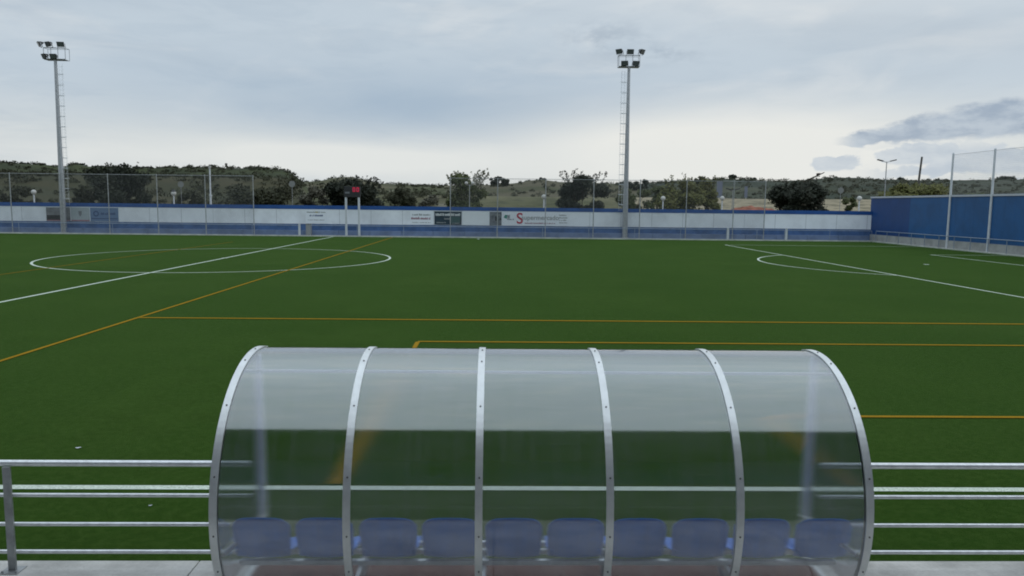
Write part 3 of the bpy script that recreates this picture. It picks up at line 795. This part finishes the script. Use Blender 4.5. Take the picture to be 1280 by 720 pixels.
PXS = [az_to_px(a) for a in AZS]
H1 = [elev_at(p, R1, D1) for p in PXS]; H2 = [elev_at(p, R2, D2) for p in PXS]
def sm(t): t = max(0, min(1, t)); return t*t*(3-2*t)
def height(i, r):
    a = AZS[i]; x, y = r*math.sin(a), r*math.cos(a)
    nz = fbm(x, y, .02)
    # first hill, with a terrace two thirds up
    h1 = H1[i]; t = (r-105)/(D1-105)
    s = .12*sm(t/.2)+.50*sm((t-.15)/.42)+.38*sm((t-.60)/.40)
    z1 = h1*s if r <= D1 else h1-(r-D1)*.12
    z1 += nz*1.1*sm(t*3)*(1 if r < D1-12 else .25)
    h2 = H2[i]; t2 = (r-100)/(D2-100)
    s2 = (4.8/max(h2, 5))*sm((r-96)/60)+(1-4.8/max(h2, 5))*sm((t2-.22)/.78)**1.15
    z2 = h2*s2 if r <= D2 else h2-(r-D2)*.1
    z2 += nz*1.0*sm((r-130)/80)*(1 if r < D2-20 else .2)
    return max(z1 if h1 > 0 else -5, z2) - (.4 if r < 100 else 0)
RS = [95, 98, 102, 106]+[106+3.2*k for k in range(1, 42)]+[241+6*k for k in range(0, 40)]
RS = sorted(set(RS+[D1, D2]))
vs = []; cols = []
def lerp(a, c, t): t = max(0, min(1, t)); return tuple(a[i]+(c[i]-a[i])*t for i in range(3))
OCH = (.135, .118, .075); GRN = (.052, .062, .026); DGR = (.030, .038, .020); SAND = (.28, .24, .165); CLIFF = (.17, .16, .125); DRG = (.034, .044, .032)
for i, a in enumerate(AZS):
    px = PXS[i]
    for r in RS:
        x, y = r*math.sin(a), r*math.cos(a); z = height(i, r); vs.append((x, y, z))
        n = fbm(x, y, .035)*.5+.5; n2 = fbm(x+90, y, .011)*.5+.5; n3_ = fbm(x, y+50, .12)*.5+.5
        if px < 378:
            t = (r-105)/(D1-105)
            c = lerp((.066, .058, .032), DGR, n*1.5-.35)
            if t > .52: c = lerp(c, CLIFF, sm((n2-.42)*6)*(.9 if .52 < t < .66 else .12))
            if t > .68: c = lerp(GRN, DGR, n3_*1.6-.3)
        elif px < 560:
            c = lerp(OCH, GRN, n*1.8-.3); c = lerp(c, CLIFF, sm((n3_-.62)*6)*.7)
        elif px < 800:
            c = lerp((.105, .092, .058), GRN, (n-.45)*1.6)
            if r < 165: c = lerp((.17, .155, .09), GRN, n*1.4-.3)
        else:
            c = lerp((.075, .080, .052), DRG, n*2.2-.55)
            if r > 300: c = lerp((.060, .066, .048), DRG, n*2.0-.4)
        if px > 790 and r < 185:
            c = lerp(SAND, (.14, .13, .07), sm((n-.5)*4)); 
            if r > 165: c = lerp(c, GRN, sm((r-165)/15))
        cols.append((*[q_*.92 for q_ in c], 1))
nr = len(RS)
fs = [(i*nr+j, (i+1)*nr+j, (i+1)*nr+j+1, i*nr+j+1) for i in range(len(AZS)-1) for j in range(nr-1)]
me = bpy.data.meshes.new('hills'); me.from_pydata(vs, [], fs); me.polygons.foreach_set('use_smooth', [True]*len(fs))
ca = me.color_attributes.new('Col', 'FLOAT_COLOR', 'POINT'); ca.data.foreach_set('color', [q for c in cols for q in c]); me.update()
hm = bpy.data.materials.new('hillside'); hm.use_nodes = True; t = hm.node_tree; B = NB(t)
vc = t.nodes.new('ShaderNodeVertexColor'); vc.layer_name = 'Col'; c = t.nodes.new('ShaderNodeTexCoord').outputs['Object']
n = B.noise(c, .35, 6, .7); col = B.mix(B.m('MULTIPLY', B.ss(n, .45, .62), .55), vc.outputs[0], (.028, .034, .018))
t.links.new(col, t.nodes['Principled BSDF'].inputs['Base Color']); t.nodes['Principled BSDF'].inputs['Roughness'].default_value = .95
t.nodes['Principled BSDF'].inputs['Specular IOR Level'].default_value = .1
o = link_obj('hills', me, hm); tag(o, kind='structure')

def ground_z(x, y):
    a = math.atan2(x, y); r = math.hypot(x, y)
    if r < 95: return -.2
    f = (a-AZS[0])/(AZS[1]-AZS[0]); i = max(0, min(len(AZS)-1, int(round(f)))); return height(i, r)

# ------------------------------------------------------------------ foliage
def leaf_cards(mb, cx, cy, cz, r, n, size, q, flat=1.0):
    for _ in range(n):
        while True:
            v = Vector((q.uniform(-1, 1), q.uniform(-1, 1), q.uniform(-1, 1)))
            if v.length < 1: break
        v = v*(.55+.45*q.random())
        c = Vector((cx+v.x*r, cy+v.y*r, cz+v.z*r*flat))
        u = Vector((q.gauss(0, 1), q.gauss(0, 1), q.gauss(0, 1))).normalized(); w_ = u.orthogonal().normalized()
        s = size*q.uniform(.55, 1.25)
        mb.add([c-u*s, c+w_*s*.55, c+u*s, c-w_*s*.55], [(0, 1, 2, 3)])
def tree(px, top, wpx, Y, mat, label, name='broadleaf_tree', seed=0, sprigs=0, flat=.7, dens=1.0, group='trees beyond the far wall', cat='tree', leaf=.22, shape='round', base=None):
    q = random.Random(seed+int(px)*3)
    c = at(px, top, Y); x, y = c.x, Y; zg = ground_z(x, y) if base is None else base
    W_ = wpx/F*Y; H = c.z-zg
    r = tag(empty(name, (x, y, zg)), label, cat, group)
    m = MB(); tr = max(.08, H*.022)
    fork = H*(.28 if shape != 'bush' else .1)
    m.tube((0, 0, -.4), (0, 0, fork), tr*1.3, tr, n=8)
    mb = MB()
    ncl = int((16 if shape != 'bush' else 12)*max(1, W_/8))
    for k in range(ncl):
        t = q.random(); ang = q.uniform(0, 2*PI)
        u = math.sqrt(q.random())*.78
        zz = H*(.18+.74*t)
        # crown width by height
        if shape == 'cone': wfac = 1.0-.75*t
        elif shape == 'spread': wfac = .72+.34*math.sin(t*PI*.75+.5)
        else: wfac = math.sqrt(max(.06, 1-((t-.42)/.64)**2))
        rx = W_/2*u*wfac
        cx, cy, cz = rx*math.cos(ang), rx*math.sin(ang), zz
        cr = q.uniform(.13, .24)*min(W_, H*1.4)
        cz = min(cz, H-cr*flat*.9)
        leaf_cards(mb, cx, cy, cz, cr, int(230*dens*(cr/.9)**1.2), leaf, q, flat)
        m.tube((0, 0, fork*.9), (cx*.85, cy*.85, cz), tr*.45, tr*.12, n=5)
    for k in range(sprigs):
        sx = q.uniform(-.42, .45)*W_; h0 = H*q.uniform(.78, .88); h1 = H*q.uniform(.90, 1.08); lx = sx+q.uniform(-.4, .6)
        m.tube((sx*.6, 0, h0*.8), (lx, 0, h1), tr*.22, .012, n=4)
        yy = q.uniform(-.3, .3)*W_
        for j in range(7):
            f = .40+.60*j/6; leaf_cards(mb, sx*.6+(lx-sx*.6)*f+q.uniform(-.15, .15), 0, h0*.8+(h1-h0*.8)*f, .42*(1.15-f)+.08, 7, leaf*.6, q)
        for j in range(3):
            f = q.uniform(.5, .9); bx, bz = sx*.6+(lx-sx*.6)*f, h0*.8+(h1-h0*.8)*f; ex, ez = bx+q.uniform(-.7, .7), bz+q.uniform(.2, .7)
            m.tube((bx, 0, bz), (ex, q.uniform(-.3, .3), ez), .018, .008, n=3); leaf_cards(mb, ex, 0, ez, .16, 6, leaf*.5, q)
    m.build('trunk', BARK, r); mb.build('crown', mat, r)
    return r
tree(152, 207, 78, 105, L_DARK, 'dark ragged tree beyond the wall, just right of the left mast', sprigs=12, seed=1, shape='spread', dens=1.5)
tree(443, 223, 86, 100, L_DARK, 'dark evergreen tree directly behind the scoreboard', 'evergreen_tree', sprigs=10, seed=2, shape='round', dens=1.8)
tree(580, 214, 62, 100, L_OLIVE, 'mid green tree with upright sprigs at the left end of the middle mesh fence', sprigs=9, seed=3, flat=.8)
tree(728, 219, 72, 98, L_DARK, 'dark wide tree with ragged top left of the second mast', 'evergreen_tree', sprigs=16, seed=4, shape='spread', dens=2.2)
tree(855, 222, 74, 102, L_YEL, 'yellow green tree with feathery twigs above the mesh fence', sprigs=14, seed=5, flat=.85)
tree(885, 223, 34, 103, L_YEL, 'narrow yellow green tree at the right edge of the feathery tree', sprigs=6, seed=55, flat=.85)
tree(1000, 226, 86, 96, L_DARK, 'dark broad round tree left of the blue clad wall', 'evergreen_tree', seed=6, shape='round', sprigs=3, dens=2.0)
tree(1135, 228, 110, 100, L_YEL, 'wide yellow green tree showing over the blue clad wall', seed=7, flat=.8, shape='round', sprigs=2)
tree(1205, 240, 60, 100, L_OLIVE, 'low olive tree over the blue clad wall between the net posts', seed=8, flat=.8, shape='bush', cat='tree')
tree(795, 232, 56, 120, L_OLIVE, 'low olive tree just right of the second mast', seed=9, shape='bush')
tree(822, 232, 30, 112, L_OLIVE, 'small olive tree left of the feathery tree', seed=10, shape='bush')
for i, (px, top, wd_, mt, lb) in enumerate(((345, 228, 74, L_SCRUB, 'rounded scrub bush right of the white lamp post'), (300, 232, 60, L_SCRUB, 'scrub bush at the foot of the hill by the white lamp post'),
        (392, 232, 46, L_GREY, 'dusty pale bush left of the scoreboard'), (500, 233, 50, L_SCRUB, 'olive bush right of the scoreboard'), (535, 238, 40, L_GREY, 'pale dry bush left of the sprigged green tree'),
        (235, 236, 44, L_SCRUB, 'scrub bush behind the short black capped lamp'), (22, 232, 60, L_SCRUB, 'scrub bush at the far left edge beyond the wall'), (100, 236, 40, L_SCRUB, 'low scrub bush directly right of the left mast'), (1062, 244, 22, L_OLIVE, 'small round green shrub beside the globe lamp near the blue clad wall'))):
    tree(px, top, wd_, 96+3*(i % 4), mt, lb, 'scrub_bush', seed=20+i, shape='bush', cat='bush', group='bushes beyond the far wall', leaf=.2, flat=.8)
# trees standing on the skyline
sk = [(625, 221, 34, 330, 'dark domed tree on the skyline right of the sprigged green tree'), (916, 217, 11, 400, 'small upright skyline tree left of the pair of skyline trees'), (940, 222, 16, 400, 'left tree of the skyline pair beside the dark broad tree'),
      (214, 206, 9, 225, 'tiny dark tree on the left hill above the round sign'), (263, 206, 16, 225, 'dark tree on the left hill behind the white lamp post'), (283, 204, 5, 225, 'thin little tree on the left hill right of the white lamp post'),
      (320, 208, 9, 226, 'small dark tree near the right end of the left hill'), (333, 209, 9, 226, 'last small dark tree on the left hill crest'), (52, 203, 6, 225, 'tiny tree on the left hill left of the mast'),
      (676, 222, 16, 420, 'hazy round tree on the far ridge left of the dark wide tree'), (790, 226, 40, 300, 'dark skyline trees mass behind the second mast'), (806, 222, 12, 300, 'pointed skyline tree right of the second mast'),
      (1060, 221, 9, 420, 'small tree on the right ridge left of the double arm lamp'), (1127, 221, 15, 420, 'rounded tree on the right ridge between the double arm lamp and the leaning pole'), (1176, 223, 34, 420, 'dark clump of trees on the right ridge beside the leaning pole'),
      (1256, 220, 34, 400, 'large dark domed tree on the right ridge beyond the ball net'), (875, 220, 18, 300, 'dark skyline tree behind the feathery yellow tree'), (1222, 228, 16, 420, 'low dark tree on the right ridge between the net posts')]
for i, (px, top, wd_, Y, lb) in enumerate(sk):
    c = at(px, top, Y); x = c.x
    base = min(ground_z(x, Y), c.z-1.2)
    H = c.z-base
    tree(px, top, wd_, Y, L_DARK, lb, 'skyline_tree', seed=50+i, shape='round', leaf=.5 if Y > 300 else .28, dens=.35, group='trees on the skyline', base=base, flat=.8)
# scrub covering the slopes
mb = MB(); q = random.Random(11)
for k in range(4200):
    px = q.uniform(-120, 1400); r_ = q.uniform(0, 1)
    a = AZS[0]+(AZS[-1]-AZS[0])*0; az = math.atan((px-640)/F)+YAW
    if px < 380: rr_ = 112+(D1-116)*q.random()**.8; dens = .9
    elif px < 560: rr_ = 110+320*q.random()**1.1; dens = .75
    elif px < 800: rr_ = 150+282*q.random(); dens = .22
    else: rr_ = 190+242*q.random(); dens = .55
    if q.random() > dens: continue
    x, y = rr_*math.sin(az), rr_*math.cos(az)
    nn = fbm(x, y, .03)
    if nn < -.12 and q.random() < .7: continue
    z = ground_z(x, y); s = q.uniform(.5, 1.5)*(1 if rr_ < 240 else 1.5)
    leaf_cards(mb, x, y, z+s*.25, s, 34, .24 if rr_ < 240 else .4, q, .55)
o = mb.build('hillside_scrub', L_SCRUB); tag(o, 'dark green scrub covering the slopes of the hills', 'scrub', kind='stuff')
# ridge line hedge
mb = MB()
for px in range(-100, 1420, 4):
    if q.random() < .25: continue
    az = math.atan((px-640)/F)+YAW
    D, s = (D1-2, q.uniform(.35, .8)) if px < 370 else (D2-3, q.uniform(.6, 1.7))
    if 380 < px < 850 and q.random() < .72: continue
    x, y = D*math.sin(az), D*math.cos(az); leaf_cards(mb, x, y, ground_z(x, y)+s*.2, s, 40, .25 if px < 370 else .5, q, .5)
o = mb.build('ridge_scrub', L_DARK); tag(o, 'thin dark line of shrubs along the tops of the hills', 'scrub', kind='stuff')

# ------------------------------------------------------------------ things beyond the wall
def globe_lamp(px, ptop, Y, label, cap=False, d=.55):
    c = at(px, ptop, Y); zg = ground_z(c.x, Y); r = tag(empty('globe_lamp', (c.x, Y, zg)), label, 'lamp post', 'short lamps beyond the far wall'); H = c.z-zg
    m = MB(); m.tube((0, 0, -.4), (0, 0, H-d*.9), .09, .07, n=8); m.build('post', WHITE, r)
    m = MB(); m.sphere((0, 0, H-d/2), d/2, 12); m.build('globe', GLOBE, r)
    if cap: m = MB(); m.tube((0, 0, H-.08), (0, 0, H+.14), .26, .10, n=10); m.build('cap', DARK, r)
globe_lamp(42, 237, 86, 'white globe lamp at the far left beyond the wall')
globe_lamp(217, 238.5, 84, 'short globe lamp with a black cap left of the white lamp post', True)
globe_lamp(680, 243, 88, 'white globe lamp at the left of the dark wide tree')
globe_lamp(829, 245, 86, 'white globe lamp in front of the yellow green tree')
globe_lamp(903, 245, 88, 'white globe lamp below the left pale tower')
globe_lamp(1063+0.5, 244, 84, 'white globe lamp beside the blue clad wall') if False else globe_lamp(1074.5, 245, 84, 'white globe lamp close to the corner of the blue clad wall')
def round_sign(px, py, Y, label, d=.75):
    c = at(px, py, Y); zg = ground_z(c.x, Y); r = tag(empty('round_sign', (c.x, Y, zg)), label, 'sign', 'round grey signs beyond the far wall'); H = c.z-zg
    m = MB(); m.tube((0, .03, -.4), (0, .03, H), .03, n=6); m.build('post', POST_GREY, r)
    m = MB(); m.tube((0, -.02, H), (0, .0, H), d/2, n=18); m.build('disc', pbr('sign_back_grey', (.20, .21, .20), .5, .3) if 'sign_back_grey' not in MAT else MAT['sign_back_grey'], r)
round_sign(226, 230.5, 96, 'round grey sign disc above the black capped lamp')
round_sign(365, 230, 92, 'round pale sign disc at the right foot of the left hill')
round_sign(1051, 238, 92, 'round pale sign disc right of the dark broad tree')
def arm_lamp(px, ptop, Y, arm, label, pole=.07, mat=POST_GREY):
    c = at(px, ptop, Y); zg = ground_z(c.x, Y); r = tag(empty('street_lamp', (c.x, Y, zg)), label, 'street lamp', 'street lamps beyond the far wall'); H = c.z-zg
    m = MB(); m.tube((0, 0, -.4), (0, 0, H-.1), pole*1.3, pole*.7, n=8); m.build('pole', mat, r)
    for s in (-1, 1):
        m = MB(); m.tube((0, 0, H-.2), (s*arm, 0, H), pole*.5, n=6); m.build('arm', mat, r)
        m = MB(); m.box(-.36, .36, -.14, .14, -.05, .06, Matrix.Translation((s*(arm+.25), 0, H+.04)) @ Matrix.Rotation(-s*.25, 4, 'Y')); m.build('lamp_head', DARK, r)
arm_lamp(1108.5, 201, 92, .55, 'tall double arm street lamp behind the corner of the blue clad wall')
arm_lamp(916, 237, 92, .25, 'short T shaped lamp between the two pale towers', .05)
c = at(587, 229, 90); zg = ground_z(c.x, 90); r = tag(empty('twin_globe_lamp', (c.x, 90, zg)), 'lamp with two white globes in front of the sprigged green tree', 'lamp post')
m = MB(); m.tube((0, 0, -.3), (0, 0, c.z-zg-.2), .05, n=6); m.tube((-.38, 0, c.z-zg-.22), (.38, 0, c.z-zg-.22), .03, n=6); m.build('post', POST_GREY, r)
for s in (-1, 1):
    m = MB(); m.sphere((s*.38, 0, c.z-zg), .2, 10); m.build('globe', GLOBE, r)
c = at(262, 207, 90); zg = ground_z(c.x, 90); H = c.z-zg
r = tag(empty('lamp_column', (c.x, 90, zg)), 'tall white lamp post standing between two mesh fence posts on the left', 'lamp post')
m = MB(); m.tube((0, 0, -.3), (0, 0, H*.55), .14, .12, n=8); m.tube((0, 0, H*.55), (0, 0, H-.3), .10, .08, n=8); m.build('post', WHITE, r)
m = MB(); m.tube((0, 0, H*.55-.08), (0, 0, H*.55+.08), .17, n=10); m.build('collar', WHITE, r)
m = MB(); m.tube((0, 0, H-.3), (0, 0, H), .15, .19, n=10); m.build('lamp_head', GLOBE, r)
# leaning pole on the right
a = at(1147, 232, 104); c = at(1152.5, 196, 104); r = tag(empty('leaning_pole', (a.x, 104, a.z-4)), 'dark leaning timber pole standing right of the double arm street lamp', 'pole')
m = MB(); m.tube((-.2, 0, 0), (c.x-a.x, 0, c.z-a.z+4), .17, .13, n=8); m.build('shaft', pbr('weathered_timber', (.10, .095, .085), .9, 0, .3, 2), r)
# slanting crane jib / bare limb above the dark round tree
a = at(1012, 223, 97); c = at(1030.5, 215.5, 97); r = tag(empty('slanting_limb', (a.x, 97, a.z)), 'bare slanting limb sticking out of the top of the dark broad tree', 'branch')
m = MB(); m.tube((-.8, 0, -.5), (c.x-a.x, 0, c.z-a.z), .14, .05, n=7); leaf_cards(m, (c.x-a.x)*.6, 0, (c.z-a.z)*.6, .3, 30, .14, q); m.build('limb', BARK, r)
# pale slab towers
for (px, wp, top, bot, lb) in ((899, 6.5, 227, 250, 'pale blue grey tower sign right of the feathery yellow tree'), (932, 3.4, 233, 250, 'narrow pale blue grey tower sign left of the dark broad tree')):
    Y = 150; a = at(px, bot, Y); c = at(px, top, Y); zg = ground_z(a.x, Y); wd_ = wp/F*Y/2
    r = tag(empty('tower_sign', (a.x, Y, zg)), lb, 'sign', 'pale tower signs beyond the far wall'); H = c.z-zg; h0 = max(.3, a.z-zg)
    m = MB(); m.box(-wd_, wd_, -.12, .12, h0, H); o = m.build('panel', pbr('pale_blue_grey_panel', (.15, .17, .23), .6) if 'pale_blue_grey_panel' not in MAT else MAT['pale_blue_grey_panel'], r)
    m = MB(); m.box(-wd_*.5, wd_*.5, -.08, .08, -.4, h0); m.build('plinth', POST_GREY, r)
# terracotta spoil heap
mb = MB(); N = 26; vs = []; c = at(942, 253, 118); zg = ground_z(c.x, 118)
for j in range(9):
    for i in range(N+1):
        u = -1+2*i/N; v = -1+2*j/8; hh = max(0, 1-u*u)*max(0, 1-v*v); vs.append((u*4.4, v*2.2, hh*(1.0+.6*noise.noise(Vector((u*4, v*3, 1))))-.05))
mb.add(vs, [(j*(N+1)+i, j*(N+1)+i+1, (j+1)*(N+1)+i+1, (j+1)*(N+1)+i) for j in range(8) for i in range(N)])
o = mb.build('earth_heap', pbr('terracotta_earth', (.30, .12, .08), .95, 0, .4, 1.2, .5, 5, .1)); o.location = (c.x, 118, zg+.1); tag(o, 'long terracotta coloured earth heap behind the wall left of the dark broad tree', 'earth heap')

# ------------------------------------------------------------------ litter on the turf
lf = MB(); n = 9
lf.add([(.045*math.cos(2*PI*k/n)*(1+.3*(k % 2)), .026*math.sin(2*PI*k/n), .006+.006*math.sin(k*1.7)) for k in range(n)], [tuple(range(n))])
lf0 = None
for (px, py, lb, s) in ((98, 560, 'pale scrap on the turf above the left handrail', .7), (188, 632, 'small pale scrap seen between the bars of the left handrail', .4), (1158, 331.8, None, 0), (598, 299, 'pale object on the turf by the far touchline below the blank board', 3.0)):
    if s == 0: continue
    d = fw+(px-640)/F*rt+(360-py)/F*up; t_ = -(CH-.01)/d.z; p = Vector((0, 0, CH))+d*t_
    if lf0 is None: o = lf0 = lf.build('paper_scrap', WHITE)
    else: o = lf0.copy(); COL.objects.link(o)
    o.location = (p.x, p.y, .012); o.scale = (s, s, s); o.rotation_euler = (0, 0, rnd.uniform(0, 1)); tag(o, lb, 'litter', 'scraps on the turf')
